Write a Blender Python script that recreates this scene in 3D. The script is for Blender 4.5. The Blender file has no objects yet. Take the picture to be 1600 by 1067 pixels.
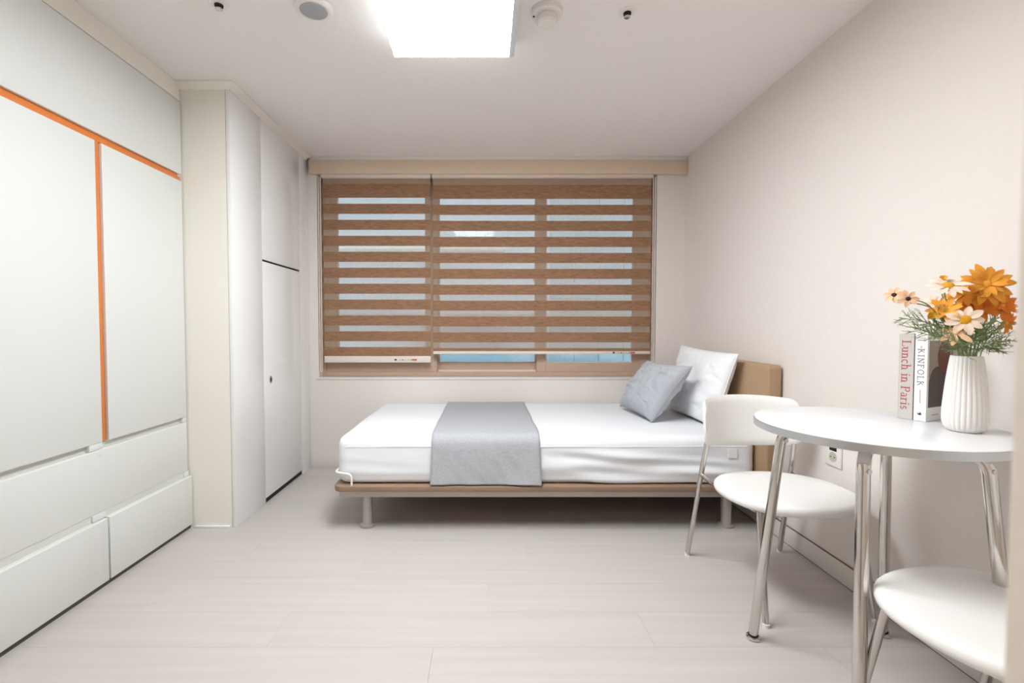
import bpy, bmesh, math, random
from mathutils import Vector, Matrix, noise
random.seed(7)
SC = bpy.context.scene
COL = SC.collection
PI = math.pi

# ------------------------------------------------------------------ camera
cam_d = bpy.data.cameras.new('camera')
cam = bpy.data.objects.new('camera', cam_d)
COL.objects.link(cam)
cam.location = (0, 0, 1.03)
cam.rotation_euler = (math.radians(90 - 1.858), 0, 0)
cam_d.sensor_width = 36
cam_d.lens = 740 / 1600 * 36
cam_d.shift_x = 0.025
cam_d.clip_start = 0.02
cam_d.dof.use_dof = True
cam_d.dof.focus_distance = 1.75
cam_d.dof.aperture_fstop = 3.4
SC.camera = cam

# ------------------------------------------------------------------ sky and exposure
w = bpy.data.worlds.new('world')
SC.world = w
w.use_nodes = True
bg = w.node_tree.nodes['Background']
bg.inputs[0].default_value = (0.84, 0.92, 1.0, 1)
bg.inputs[1].default_value = 3.0
SC.view_settings.view_transform = 'Standard'
SC.view_settings.look = 'None'
SC.view_settings.gamma = 1
SC.view_settings.use_curve_mapping = False
SC.view_settings.exposure = 0.0
LAMP = 32.0           # emission of the ceiling panel


# ------------------------------------------------------------------ materials
def lin(c):
    return tuple(((v / 255) / 12.92 if v / 255 <= 0.04045 else ((v / 255 + 0.055) / 1.055) ** 2.4) for v in c)


def new_mat(name):
    m = bpy.data.materials.new(name)
    m.use_nodes = True
    nt = m.node_tree
    return m, nt, nt.nodes['Principled BSDF']


def mat(name, rgb, rough=0.5, metal=0.0, spec=0.5, var=0.0, scale=(30, 30, 30), bump=0.0, bscale=None,
        detail=4, sheen=0.0, rnd=0.0, coat=0.0):
    """principled material with optional noise colour variation, noise bump and per-object variation"""
    m, nt, p = new_mat(name)
    c = lin(rgb)
    p.inputs['Base Color'].default_value = (*c, 1)
    p.inputs['Roughness'].default_value = rough
    p.inputs['Metallic'].default_value = metal
    p.inputs['Specular IOR Level'].default_value = spec
    if sheen:
        p.inputs['Sheen Weight'].default_value = sheen
    if coat:
        p.inputs['Coat Weight'].default_value = coat
        p.inputs['Coat Roughness'].default_value = 0.05
    N, L = nt.nodes, nt.links
    if var or bump or rnd:
        tc = N.new('ShaderNodeTexCoord')
        oi = N.new('ShaderNodeObjectInfo')
        sc_ = N.new('ShaderNodeVectorMath'); sc_.operation = 'SCALE'
        sc_.inputs[0].default_value = (37.0, 19.0, 53.0)
        L.new(oi.outputs['Random'], sc_.inputs['Scale'])
        add = N.new('ShaderNodeVectorMath'); add.operation = 'ADD'
        L.new(tc.outputs['Object'], add.inputs[0])
        if rnd:
            L.new(sc_.outputs[0], add.inputs[1])
        mp = N.new('ShaderNodeMapping')
        mp.inputs['Scale'].default_value = scale
        L.new(add.outputs[0], mp.inputs[0])
        nz = N.new('ShaderNodeTexNoise')
        nz.inputs['Scale'].default_value = 1
        nz.inputs['Detail'].default_value = detail
        L.new(mp.outputs[0], nz.inputs[0])
        if var or rnd:
            mx = N.new('ShaderNodeMix'); mx.data_type = 'RGBA'
            mx.inputs['A'].default_value = (*[max(0, v * (1 - var)) for v in c], 1)
            mx.inputs['B'].default_value = (*[min(1, v * (1 + var)) for v in c], 1)
            L.new(nz.outputs[0], mx.inputs['Factor'])
            out = mx.outputs['Result']
            if rnd:
                hv = N.new('ShaderNodeHueSaturation')
                mr = N.new('ShaderNodeMapRange')
                mr.inputs['To Min'].default_value = 1 - rnd
                mr.inputs['To Max'].default_value = 1 + rnd
                L.new(oi.outputs['Random'], mr.inputs['Value'])
                L.new(mr.outputs[0], hv.inputs['Value'])
                L.new(out, hv.inputs['Color'])
                out = hv.outputs[0]
            L.new(out, p.inputs['Base Color'])
        if bump:
            nb = nz
            if bscale:
                mp2 = N.new('ShaderNodeMapping')
                mp2.inputs['Scale'].default_value = bscale
                L.new(add.outputs[0], mp2.inputs[0])
                nb = N.new('ShaderNodeTexNoise')
                nb.inputs['Scale'].default_value = 1
                nb.inputs['Detail'].default_value = 3
                L.new(mp2.outputs[0], nb.inputs[0])
            bp = N.new('ShaderNodeBump')
            bp.inputs['Strength'].default_value = bump
            bp.inputs['Distance'].default_value = 0.002
            L.new(nb.outputs[0], bp.inputs['Height'])
            L.new(bp.outputs[0], p.inputs['Normal'])
    return m


def emission_mat(name, rgb, strength):
    m = bpy.data.materials.new(name); m.use_nodes = True
    nt = m.node_tree; nt.nodes.clear()
    e = nt.nodes.new('ShaderNodeEmission'); o = nt.nodes.new('ShaderNodeOutputMaterial')
    e.inputs[0].default_value = (*rgb, 1); e.inputs[1].default_value = strength
    nt.links.new(e.outputs[0], o.inputs[0])
    return m


def glass_mat(name, tint=(0.93, 0.97, 0.98), ior=1.5):
    m = bpy.data.materials.new(name); m.use_nodes = True
    nt = m.node_tree; nt.nodes.clear()
    t = nt.nodes.new('ShaderNodeBsdfTransparent'); t.inputs[0].default_value = (*tint, 1)
    g = nt.nodes.new('ShaderNodeBsdfGlossy'); g.inputs['Roughness'].default_value = 0.0
    fr = nt.nodes.new('ShaderNodeFresnel'); fr.inputs[0].default_value = ior
    mx = nt.nodes.new('ShaderNodeMixShader'); o = nt.nodes.new('ShaderNodeOutputMaterial')
    nt.links.new(fr.outputs[0], mx.inputs[0]); nt.links.new(t.outputs[0], mx.inputs[1])
    nt.links.new(g.outputs[0], mx.inputs[2]); nt.links.new(mx.outputs[0], o.inputs[0])
    return m


def sheer_mat(name, rgb, opacity):
    m, nt, p = new_mat(name)
    p.inputs['Base Color'].default_value = (*lin(rgb), 1)
    p.inputs['Roughness'].default_value = 0.9
    p.inputs['Specular IOR Level'].default_value = 0.1
    p.inputs['Alpha'].default_value = opacity
    return m


M = {}
M['wall'] = mat('wallpaper_beige', (234, 226, 220), 0.85, spec=0.2, var=0.025, scale=(60, 60, 60), bump=0.25, bscale=(260, 260, 260))
M['wall_warm'] = mat('wallpaper_entry', (222, 209, 194), 0.85, spec=0.2, var=0.06, scale=(6, 6, 60), bump=0.3, bscale=(40, 40, 200))
M['ceiling'] = mat('ceiling_paper', (246, 241, 238), 0.9, spec=0.15, var=0.02, scale=(50, 50, 50), bump=0.15, bscale=(220, 220, 220))
M['plank'] = mat('floor_plank', (198, 191, 186), 0.42, spec=0.35, var=0.11, scale=(1.3, 34, 20), bump=0.05, bscale=(3, 160, 40), detail=7, rnd=0.015)
M['floor_base'] = mat('floor_base', (204, 196, 190), 0.8)
M['baseboard'] = mat('baseboard', (228, 221, 215), 0.6, spec=0.3)
M['joint'] = mat('joint_dark', (134, 116, 104), 0.8)
M['white'] = mat('wardrobe_white', (224, 225, 221), 0.42, spec=0.4)
M['white_edge'] = mat('wardrobe_recess', (214, 214, 206), 0.6)
M['plinth'] = mat('plinth_dark', (92, 84, 78), 0.7)
M['orange'] = mat('orange_profile', (222, 128, 62), 0.42, spec=0.4, var=0.03, scale=(8, 8, 80))
M['gloss'] = mat('gloss_white', (243, 243, 241), 0.03, spec=0.5)
M['cream'] = mat('cream_panel', (244, 239, 229), 0.5, spec=0.3)
M['black'] = mat('matte_black', (22, 21, 20), 0.7)
M['window_wood'] = mat('window_wood', (196, 168, 148), 0.5, spec=0.3, var=0.14, scale=(10, 90, 90), detail=5)
M['pelmet'] = mat('pelmet_wood', (230, 207, 184), 0.5, spec=0.3, var=0.08, scale=(14, 60, 120), detail=5)
M['slat'] = mat('blind_brown', (154, 118, 93), 0.85, spec=0.1, var=0.55, scale=(26, 60, 150), bump=0.3, detail=7)
M['sheer'] = sheer_mat('blind_sheer', (214, 188, 166), 0.32)
M['rail'] = mat('rail_cream', (234, 220, 208), 0.4)
M['print_red'] = mat('print_red', (196, 92, 84), 0.6)
M['print_black'] = mat('print_black', (44, 40, 40), 0.6)
M['glass'] = glass_mat('window_glass')
M['glass_double'] = glass_mat('double_glazing', (0.90, 0.95, 0.97), 2.0)
M['bed_wood'] = mat('bed_wood', (150, 124, 104), 0.5, spec=0.3, var=0.14, scale=(5, 70, 90), detail=5)
M['headboard'] = mat('headboard_wood', (180, 150, 120), 0.55, spec=0.3, var=0.06, scale=(60, 60, 8), detail=5)
M['grey_metal'] = mat('grey_metal', (186, 178, 172), 0.4, metal=0.35)
M['sheet'] = mat('bed_sheet', (239, 241, 245), 0.85, spec=0.15, bump=0.1, var=0.0, bscale=(120, 120, 120), sheen=0.1)
M['pillow'] = mat('pillow_white', (246, 246, 248), 0.85, spec=0.15, sheen=0.1)
M['grey_cloth'] = mat('grey_cloth', (180, 181, 186), 0.95, spec=0.05, var=0.2, scale=(110, 110, 110), bump=0.3, bscale=(300, 300, 300))
M['grey_cushion'] = mat('grey_cushion', (184, 186, 193), 0.95, spec=0.05, var=0.16, scale=(110, 160, 110), bump=0.3, bscale=(300, 300, 300))
M['wire_white'] = mat('wire_white', (240, 236, 230), 0.35)
M['chrome'] = mat('chrome', (214, 210, 206), 0.08, metal=1.0)
M['satin'] = mat('satin_metal', (206, 202, 198), 0.16, metal=1.0)
M['table_top'] = mat('table_laminate', (243, 243, 245), 0.25, spec=0.45)
M['table_edge'] = mat('table_edge', (200, 200, 200), 0.3, metal=0.8)
M['chair_white'] = mat('chair_vinyl', (243, 241, 238), 0.38, spec=0.4)
M['ceramic'] = mat('vase_ceramic', (240, 236, 232), 0.55, spec=0.35)
M['plastic'] = mat('plastic_white', (238, 234, 229), 0.35)
M['socket'] = mat('socket_beige', (196, 190, 172), 0.5)
M['grille'] = mat('speaker_grille', (170, 172, 174), 0.6, var=0.2, scale=(700, 700, 700))
M['light_frame'] = mat('light_frame', (226, 232, 238), 0.4)
M['lamp'] = emission_mat('lamp_panel', (0.95, 1.0, 1.03), LAMP)
M['lamp_side'] = emission_mat('lamp_side', (0.95, 1.0, 1.03), 2.2)
M['book_grey'] = mat('book_grey', (204, 198, 192), 0.6)
M['book_white'] = mat('book_white', (244, 243, 242), 0.5)
M['book_dark'] = mat('book_side', (112, 104, 108), 0.6)
M['paper'] = mat('paper_cream', (236, 220, 186), 0.8)
M['cover_taupe'] = mat('cover_taupe', (158, 144, 132), 0.5, var=0.05, scale=(200, 200, 200))
M['cover_dark'] = mat('cover_dark', (84, 74, 70), 0.5, var=0.1, scale=(200, 200, 200))
M['cover_brown'] = mat('cover_brown', (112, 62, 46), 0.5)
M['title_red'] = mat('title_red', (178, 72, 72), 0.6)
M['petal_orange'] = mat('petal_orange', (247, 168, 66), 0.7, spec=0.2, var=0.12, scale=(60, 60, 60), rnd=0.06)
M['petal_deep'] = mat('petal_deep_orange', (236, 138, 52), 0.7, spec=0.2, var=0.12, scale=(60, 60, 60), rnd=0.06)
M['petal_peach'] = mat('petal_peach', (248, 204, 164), 0.7, spec=0.2, var=0.06, scale=(60, 60, 60), rnd=0.05)
M['petal_pale'] = mat('petal_pale', (251, 226, 206), 0.7, spec=0.2, var=0.05, scale=(60, 60, 60), rnd=0.04)
M['disc_yellow'] = mat('disc_yellow', (238, 168, 30), 0.85, var=0.3, scale=(500, 500, 500), bump=0.8)
M['disc_dark'] = mat('disc_dark', (66, 40, 40), 0.85, var=0.3, scale=(500, 500, 500), bump=0.8)
M['stem'] = mat('stem_green', (140, 152, 98), 0.6)
M['leaf'] = mat('leaf_green', (132, 150, 98), 0.6, var=0.2, scale=(60, 60, 60))
M['ext_pale'] = mat('exterior_pale', (206, 214, 220), 0.8)
M['ext_tile'] = mat('exterior_tile', (176, 188, 190), 0.5, rnd=0.05)
M['ext_joint'] = mat('exterior_joint', (226, 230, 230), 0.8)
M['ext_grey'] = mat('exterior_ledge', (150, 150, 146), 0.8)
M['ext_teal'] = mat('exterior_teal', (150, 172, 180), 0.6, var=0.2, scale=(3, 3, 12))
M['ext_cream'] = mat('exterior_cream', (250, 244, 232), 0.7)


# ------------------------------------------------------------------ object helpers
def empty(name, loc=(0, 0, 0), rz=0.0):
    o = bpy.data.objects.new(name, None)
    o.empty_display_size = 0.05
    COL.objects.link(o)
    o.location = loc
    o.rotation_euler = (0, 0, rz)
    return o


def tag(o, label=None, cat=None, group=None, kind=None):
    if label: o['label'] = label
    if cat: o['category'] = cat
    if group: o['group'] = group
    if kind: o['kind'] = kind
    return o


def thing(name, label, cat, loc=(0, 0, 0), group=None, rz=0.0):
    return tag(empty(name, loc, rz), label, cat, group)


def root_loc(p):
    v = Vector((0, 0, 0))
    while p is not None:
        v += p.location
        p = p.parent
    return v


class B:
    """collects shapes into one mesh; coordinates are world coordinates unless the parent sits at the origin"""

    def __init__(self):
        self.v = []; self.f = []; self.fm = []

    def add(self, verts, faces, mi=0):
        n = len(self.v)
        self.v += [tuple(p) for p in verts]
        self.f += [tuple(i + n for i in f) for f in faces]
        self.fm += [mi] * len(faces)
        return self

    def add_bm(self, bm, mi=0):
        bm.verts.index_update()
        self.add([v.co.copy() for v in bm.verts], [[v.index for v in f.verts] for f in bm.faces], mi)
        bm.free()
        return self

    def box(self, x0, x1, y0, y1, z0, z1, bev=0.0, seg=2, mi=0, mx=None):
        bm = bmesh.new()
        bmesh.ops.create_cube(bm, size=1)
        for v in bm.verts:
            v.co = Vector(((x0 + x1) / 2 + v.co.x * (x1 - x0), (y0 + y1) / 2 + v.co.y * (y1 - y0), (z0 + z1) / 2 + v.co.z * (z1 - z0)))
        if bev:
            bmesh.ops.bevel(bm, geom=bm.edges[:], offset=bev, segments=seg, profile=0.5, affect='EDGES')
        if mx is not None:
            bmesh.ops.transform(bm, matrix=mx, verts=bm.verts)
        return self.add_bm(bm, mi)

    def prism(self, pts, axis, a, b, bev=0.0, mi=0, seg=2):
        """polygon pts (2D) extruded along axis from a to b"""
        bm = bmesh.new()

        def p3(p, t):
            return {'x': (t, p[0], p[1]), 'y': (p[0], t, p[1]), 'z': (p[0], p[1], t)}[axis]
        A = [bm.verts.new(p3(p, a)) for p in pts]
        C = [bm.verts.new(p3(p, b)) for p in pts]
        n = len(pts)
        bm.faces.new(A); bm.faces.new(C[::-1])
        for i in range(n):
            bm.faces.new((A[i], C[i], C[(i + 1) % n], A[(i + 1) % n]))
        bmesh.ops.recalc_face_normals(bm, faces=bm.faces)
        if bev:
            ed = [e for e in bm.edges if abs(e.calc_face_angle(0)) > 0.6]
            bmesh.ops.bevel(bm, geom=ed, offset=bev, segments=seg, profile=0.5, affect='EDGES')
        return self.add_bm(bm, mi)

    def tube(self, path, r, n=14, cap=True, mi=0):
        path = [Vector(p) for p in path]
        rs = r if isinstance(r, (list, tuple)) else [r] * len(path)
        T = []
        for i in range(len(path)):
            a = path[max(i - 1, 0)]; b = path[min(i + 1, len(path) - 1)]
            T.append((b - a).normalized())
        up = Vector((0, 0, 1)) if abs(T[0].z) < 0.9 else Vector((1, 0, 0))
        u = T[0].cross(up).normalized()
        V = []; F = []
        for i, p in enumerate(path):
            u = (u - T[i] * u.dot(T[i])).normalized()
            w_ = T[i].cross(u)
            for k in range(n):
                a = 2 * PI * k / n
                V.append(p + (u * math.cos(a) + w_ * math.sin(a)) * rs[i])
        for i in range(len(path) - 1):
            for k in range(n):
                F.append((i * n + k, i * n + (k + 1) % n, (i + 1) * n + (k + 1) % n, (i + 1) * n + k))
        if cap:
            F.append(tuple(range(n))[::-1]); F.append(tuple(range((len(path) - 1) * n, len(path) * n)))
        return self.add(V, F, mi)

    def lathe(self, prof, cx=0, cy=0, n=32, rib=None, mi=0):
        V = []; F = []
        for i, (r, z) in enumerate(prof):
            for k in range(n):
                a = 2 * PI * k / n
                rr = r * (rib(a, i) if rib else 1)
                V.append((cx + rr * math.cos(a), cy + rr * math.sin(a), z))
        for i in range(len(prof) - 1):
            for k in range(n):
                F.append((i * n + k, i * n + (k + 1) % n, (i + 1) * n + (k + 1) % n, (i + 1) * n + k))
        F.append(tuple(range(n))[::-1]); F.append(tuple(range((len(prof) - 1) * n, len(prof) * n)))
        return self.add(V, F, mi)

    def grid(self, fn, nu, nv, mi=0):
        V = [fn(i / nu, j / nv) for i in range(nu + 1) for j in range(nv + 1)]
        F = [(i * (nv + 1) + j, (i + 1) * (nv + 1) + j, (i + 1) * (nv + 1) + j + 1, i * (nv + 1) + j + 1) for i in range(nu) for j in range(nv)]
        return self.add(V, F, mi)

    def build(self, name, material, parent=None, angle=35, recalc=True, local=False):
        off = Vector((0, 0, 0)) if (parent is None or local) else root_loc(parent)
        me = bpy.data.meshes.new(name)
        me.from_pydata([Vector(p) - off for p in self.v], [], self.f)
        if recalc:
            bm = bmesh.new(); bm.from_mesh(me)
            bmesh.ops.recalc_face_normals(bm, faces=bm.faces)
            bm.to_mesh(me); bm.free()
        mats = material if isinstance(material, (list, tuple)) else [material]
        for k in mats:
            me.materials.append(M[k])
        for p, mi in zip(me.polygons, self.fm):
            p.material_index = mi
            p.use_smooth = True
        me.set_sharp_from_angle(angle=math.radians(angle))
        me.update()
        o = bpy.data.objects.new(name, me)
        COL.objects.link(o)
        o.parent = parent
        return o


def box(name, x0, x1, y0, y1, z0, z1, m, parent=None, bev=0.0, seg=2):
    return B().box(x0, x1, y0, y1, z0, z1, bev, seg).build(name, m, parent)


def struct(o):
    o['kind'] = 'structure'
    return o


def copy_tree(o, parent=None):
    c = o.copy(); COL.objects.link(c); c.parent = parent
    for ch in list(o.children):
        copy_tree(ch, c)
    return c


def bez(pts, n=10):
    """smooth polyline through the points (Catmull-Rom)"""
    P = [Vector(p) for p in pts]
    P = [P[0] * 2 - P[1]] + P + [P[-1] * 2 - P[-2]]
    out = []
    for i in range(1, len(P) - 2):
        for k in range(n):
            t = k / n
            a, b, c, d = P[i - 1:i + 3]
            out.append(0.5 * ((2 * b) + (c - a) * t + (2 * a - 5 * b + 4 * c - d) * t * t + (-a + 3 * b - 3 * c + d) * t ** 3))
    out.append(P[-2])
    return out


def fillet(pts, r, n=6):
    """polyline with rounded corners"""
    P = [Vector(p) for p in pts]
    out = [P[0]]
    for i in range(1, len(P) - 1):
        a = (P[i - 1] - P[i]); b = (P[i + 1] - P[i])
        rr = min(r, a.length * 0.49, b.length * 0.49)
        A = P[i] + a.normalized() * rr; C = P[i] + b.normalized() * rr
        for k in range(n + 1):
            t = k / n
            out.append(A * (1 - t) ** 2 + P[i] * 2 * t * (1 - t) + C * t * t)
    out.append(P[-1])
    return out


def arc(cx, cy, rx, ry, a0, a1, n=10):
    return [(cx + rx * math.cos(math.radians(a0 + (a1 - a0) * k / n)), cy + ry * math.sin(math.radians(a0 + (a1 - a0) * k / n))) for k in range(n + 1)]


TK, TN = 0.105, 0.05       # thick and thin strokes of the serif lettering (em = 1)


def stem(x, y0, y1, f0=1, f1=1, w=TK, s=0.09):
    g = [([(x, y0), (x, y1)], w)]
    if f0: g.append(([(x - s - w / 2, y0 + TN / 2), (x + s + w / 2, y0 + TN / 2)], TN))
    if f1 == 1: g.append(([(x - s - w / 2, y1 - TN / 2), (x + s + w / 2, y1 - TN / 2)], TN))
    if f1 == 2: g.append(([(x - s - w / 2, y1 - TN / 2), (x, y1 - TN / 2)], TN))
    return g


XH, CH, AH = 0.46, 0.68, 0.72
GLYPH = {
    'L': (0.60, stem(0.14, 0, CH) + [([(0.14, TN / 2), (0.54, TN / 2)], TN), ([(0.53, 0), (0.55, 0.17)], TN)]),
    'u': (0.56, stem(0.13, 0.12, XH, 0, 2) + [(arc(0.26, 0.13, 0.13, 0.10, 180, 320, 8), 0.07)] + stem(0.42, 0, XH, 0, 2) + [([(0.42, TN / 2), (0.52, TN / 2)], TN)]),
    'n': (0.58, stem(0.14, 0, XH, 1, 2) + [(arc(0.28, 0.31, 0.14, 0.125, 160, 0, 8), 0.07)] + stem(0.42, 0, 0.32, 1, 0)),
    'c': (0.46, [(arc(0.25, 0.23, 0.18, 0.205, 45, 300, 16), 0.08), ([(0.36, 0.36), (0.36, 0.40)], 0.09)]),
    'h': (0.58, stem(0.14, 0, AH, 1, 2) + [(arc(0.28, 0.31, 0.14, 0.125, 160, 0, 8), 0.07)] + stem(0.42, 0, 0.32, 1, 0)),
    'i': (0.30, stem(0.15, 0, XH, 1, 2) + [([(0.145, 0.57), (0.145, 0.67)], 0.10)]),
    'P': (0.58, stem(0.15, 0, CH) + [([(0.15, CH - TN / 2), (0.34, CH - TN / 2)], TN), (arc(0.34, 0.51, 0.155, 0.148, 90, -90, 12), 0.08), ([(0.15, 0.362), (0.34, 0.362)], TN)]),
    'a': (0.50, [(arc(0.22, 0.33, 0.13, 0.11, 150, 0, 8), 0.065), ([(0.35, 0.34), (0.35, 0.02)], TK), (arc(0.21, 0.135, 0.125, 0.115, 80, 330, 12), 0.07), ([(0.35, TN / 2), (0.46, TN / 2)], TN)]),
    'r': (0.42, stem(0.14, 0, XH, 1, 2) + [(arc(0.28, 0.29, 0.13, 0.145, 165, 70, 6), 0.06), ([(0.33, 0.39), (0.33, 0.44)], 0.10)]),
    's': (0.42, [(arc(0.21, 0.335, 0.12, 0.10, 30, 250, 10) + arc(0.21, 0.125, 0.13, 0.105, 80, -150, 10), 0.07)]),
    'K': (0.66, stem(0.14, 0, CH, w=0.075) + [([(0.17, 0.30), (0.52, 0.66)], TN), ([(0.28, 0.40), (0.57, 0.02)], 0.075)]),
    'I': (0.32, stem(0.16, 0, CH, w=0.075)),
    'N': (0.70, stem(0.13, 0, CH, 1, 0, w=0.045) + [([(0.10, CH), (0.57, 0.0)], 0.08)] + stem(0.57, 0, CH, 0, 1, w=0.045)),
    'F': (0.54, stem(0.14, 0, CH, w=0.075) + [([(0.14, CH - 0.02), (0.48, CH - 0.02)], 0.045), ([(0.14, 0.36), (0.38, 0.36)], 0.045), ([(0.47, CH), (0.47, 0.54)], 0.045)]),
    'O': (0.74, [(arc(0.37, 0.34, 0.285, 0.32, 0, 360, 24), 0.065)]),
    ' ': (0.28, []),
}
GLYPH['L2'] = (0.54, stem(0.14, 0, CH, w=0.075) + [([(0.14, 0.02), (0.48, 0.02)], 0.045), ([(0.47, 0), (0.48, 0.15)], 0.045)])


def serif_text(name, s, size, m, parent, mx, gap=0.0, thin=False):
    """flat printed serif lettering, drawn stroke by stroke, centred on the origin of mx"""
    b = B()
    x = 0.0
    V = []; F = []
    for ch in s:
        adv, strokes = GLYPH['L2' if (thin and ch == 'L') else ch]
        for si, (pl, w_) in enumerate(strokes):
            n_ = len(pl)
            base_ = len(V)
            for i_ in range(n_):
                a = pl[max(0, i_ - 1)]; c = pl[min(n_ - 1, i_ + 1)]
                dx, dy = c[0] - a[0], c[1] - a[1]
                d = math.hypot(dx, dy) or 1
                nx_, ny_ = -dy / d * w_ / 2, dx / d * w_ / 2
                V.append((x + pl[i_][0] + nx_, pl[i_][1] + ny_, 0.0001 + si * 1e-6 / size)); V.append((x + pl[i_][0] - nx_, pl[i_][1] - ny_, 0.0001 + si * 1e-6 / size))
            for i_ in range(n_ - 1):
                q = base_ + 2 * i_
                F.append((q, q + 1, q + 3, q + 2))
        x += adv + gap
    tot = x - gap
    b.add([mx @ Vector(((p[0] - tot / 2) * size, (p[1] - 0.34) * size, p[2] * size + 0.0002)) for p in V], F)
    o = b.build(name, m, parent, local=True)
    o['kind'] = 'stuff'
    return o


# ================================================================== THE ROOM
XR, YB, ZC, XL = 1.43, 3.43, 2.235, -1.52      # right wall, window wall, ceiling, left face
YF = -1.6
floor = struct(box('floor', XL - 0.7, XR + 0.1, YF - 0.1, YB + 0.1, -0.08, -0.0125, 'floor_base'))
PW, PL = 0.187, 1.25
me_cache = {}


def plank(x0, x1, y0, y1):
    key = (round(x1 - x0, 3), round(y1 - y0, 3))
    if key not in me_cache:
        o = B().box(0, x1 - x0 - 0.0004, 0, y1 - y0 - 0.0004, -0.012, 0, 0.0004, 1).build('plank', 'plank', None)
        me_cache[key] = o.data
        bpy.data.objects.remove(o)
    o = bpy.data.objects.new('plank', me_cache[key])
    COL.objects.link(o); o.parent = floor; o.location = (x0, y0, 0)


row = 0
y = 1.488 - 17 * PW
while y < YB - 0.001:
    y0, y1 = max(y, YF), min(y + PW, YB)
    x = XL - 0.05 - (row * 0.43 % 1.0) * PL
    while x < XR:
        a, b = max(x, XL - 0.05), min(x + PL, XR)
        if b - a > 0.02 and y1 > y0:
            plank(a, b, y0, y1)
        x += PL
    y += PW; row += 1

struct(box('ceiling', XL - 0.7, XR + 0.1, YF - 0.1, YB + 0.3, ZC, ZC + 0.08, 'ceiling'))
struct(box('wall_right', XR, XR + 0.12, 0.2, YB + 0.3, -0.0125, ZC, 'wall'))
wb = B()
WX0, WX1, WZ0, WZ1 = -1.216, 1.224, 0.655, 2.118
wb.box(XL - 0.7, XR, YB, YB + 0.40, -0.0125, WZ0)
wb.box(XL - 0.7, XR, YB, YB + 0.40, WZ1, ZC)
wb.box(WX1, XR, YB, YB + 0.40, WZ0, WZ1)
wb.box(XL - 0.7, WX0, YB, YB + 0.40, WZ0, WZ1)
struct(wb.build('wall_back', 'wall'))
struct(box('wall_left', XL - 0.75, XL, YF, 1.31, -0.0125, ZC, 'wall'))
struct(box('wall_left_rear', XL - 0.75, XL - 0.62, 1.31, YB, -0.0125, ZC, 'wall'))
struct(box('wall_front', XL - 0.75, XR + 0.12, YF - 0.1, YF, -0.0125, ZC, 'wall'))
struct(box('wall_entry', 0.311, XR + 0.12, YF, 0.28, -0.0125, ZC, 'wall_warm', bev=0.004))

br = struct(box('baseboard_right', XR - 0.009, XR, 0.28, YB, 0, 0.084, 'baseboard', bev=0.0015))
box('joint', XR - 0.0095, XR, 0.28, YB, 0.0842, 0.0862, 'joint', br)
box('joint', XR - 0.011, XR - 0.0088, 0.28, YB, 0.0, 0.002, 'joint', br)
bb = struct(box('baseboard_back', -1.268, XR - 0.009, YB - 0.009, YB, 0, 0.082, 'baseboard', bev=0.0015))
box('joint', -1.268, XR - 0.009, YB - 0.0055, YB, 0.0822, 0.0842, 'baseboard', bb)

# pelmet over the window, ceiling bead, window sill
struct(box('trim_1', -1.262, XR - 0.002, YB - 0.035, YB - 0.0005, 2.112, 2.207, 'pelmet', bev=0.0015))
struct(box('trim_2', -1.262, XR - 0.001, YB - 0.026, YB - 0.0005, 2.208, ZC - 0.0005, 'ceiling', bev=0.003))
struct(box('trim_3', WX0 - 0.02, WX1 + 0.0, YB - 0.006, YB + 0.074, WZ0 - 0.012, WZ0 + 0.002, 'wall', bev=0.002))

# ------------------------------------------------------------------ window
win = struct(empty('window_1', (0, 3.56, WZ0)))


def ring(x0, x1, z0, z1, w_, wb_, wt, y0, y1, bev=0.002):
    b = B()
    b.box(x0, x0 + w_, y0, y1, z0, z1, bev, 1)
    b.box(x1 - w_, x1, y0, y1, z0, z1, bev, 1)
    b.box(x0 + w_, x1 - w_, y0, y1, z0, z0 + wb_, bev, 1)
    b.box(x0 + w_, x1 - w_, y0, y1, z1 - wt, z1, bev, 1)
    return b


ring(WX0 + 0.0, WX1, WZ0 + 0.002, WZ1, 0.028, 0.034, 0.03, YB + 0.075, YB + 0.165).build('frame', 'window_wood', win)
SZ0, SZ1 = WZ0 + 0.036, WZ1 - 0.03


def sash(gx0, gx1, ox0, ox1, y0):
    b = B()
    zb, zt = 0.757, 2.028
    b.box(ox0, gx0, y0, y0 + 0.03, SZ0, SZ1, 0.002, 1)
    b.box(gx1, ox1, y0, y0 + 0.03, SZ0, SZ1, 0.002, 1)
    b.box(gx0, gx1, y0, y0 + 0.03, SZ0, zb, 0.002, 1)
    b.box(gx0, gx1, y0, y0 + 0.03, zt, SZ1, 0.002, 1)
    s = b.build('sash', 'window_wood', win)
    box('pane', gx0 - 0.004, gx1 + 0.004, y0 + 0.012, y0 + 0.017, zb - 0.004, zt + 0.004, 'glass', s)
    ring(gx0 - 0.0005, gx1 + 0.0005, zb - 0.0005, zt + 0.0005, 0.006, 0.006, 0.006, y0 + 0.007, y0 + 0.0115, 0).build('bead', 'rail', s)
    return s


sash(-1.098, -0.448, -1.1875, -0.365, YB + 0.080)
sm = sash(-0.352, 0.366, -0.412, 0.425, YB + 0.118)
sash(0.440, 1.082, 0.372, 1.1955, YB + 0.080)
B().box(0.350, 0.364, YB + 0.106, YB + 0.118, 1.36, 1.42, 0.003).build('latch', 'rail', sm)
box('track', -0.36, 0.37, YB + 0.101, YB + 0.1175, SZ0 - 0.001, SZ0 + 0.012, 'rail', win)
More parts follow.
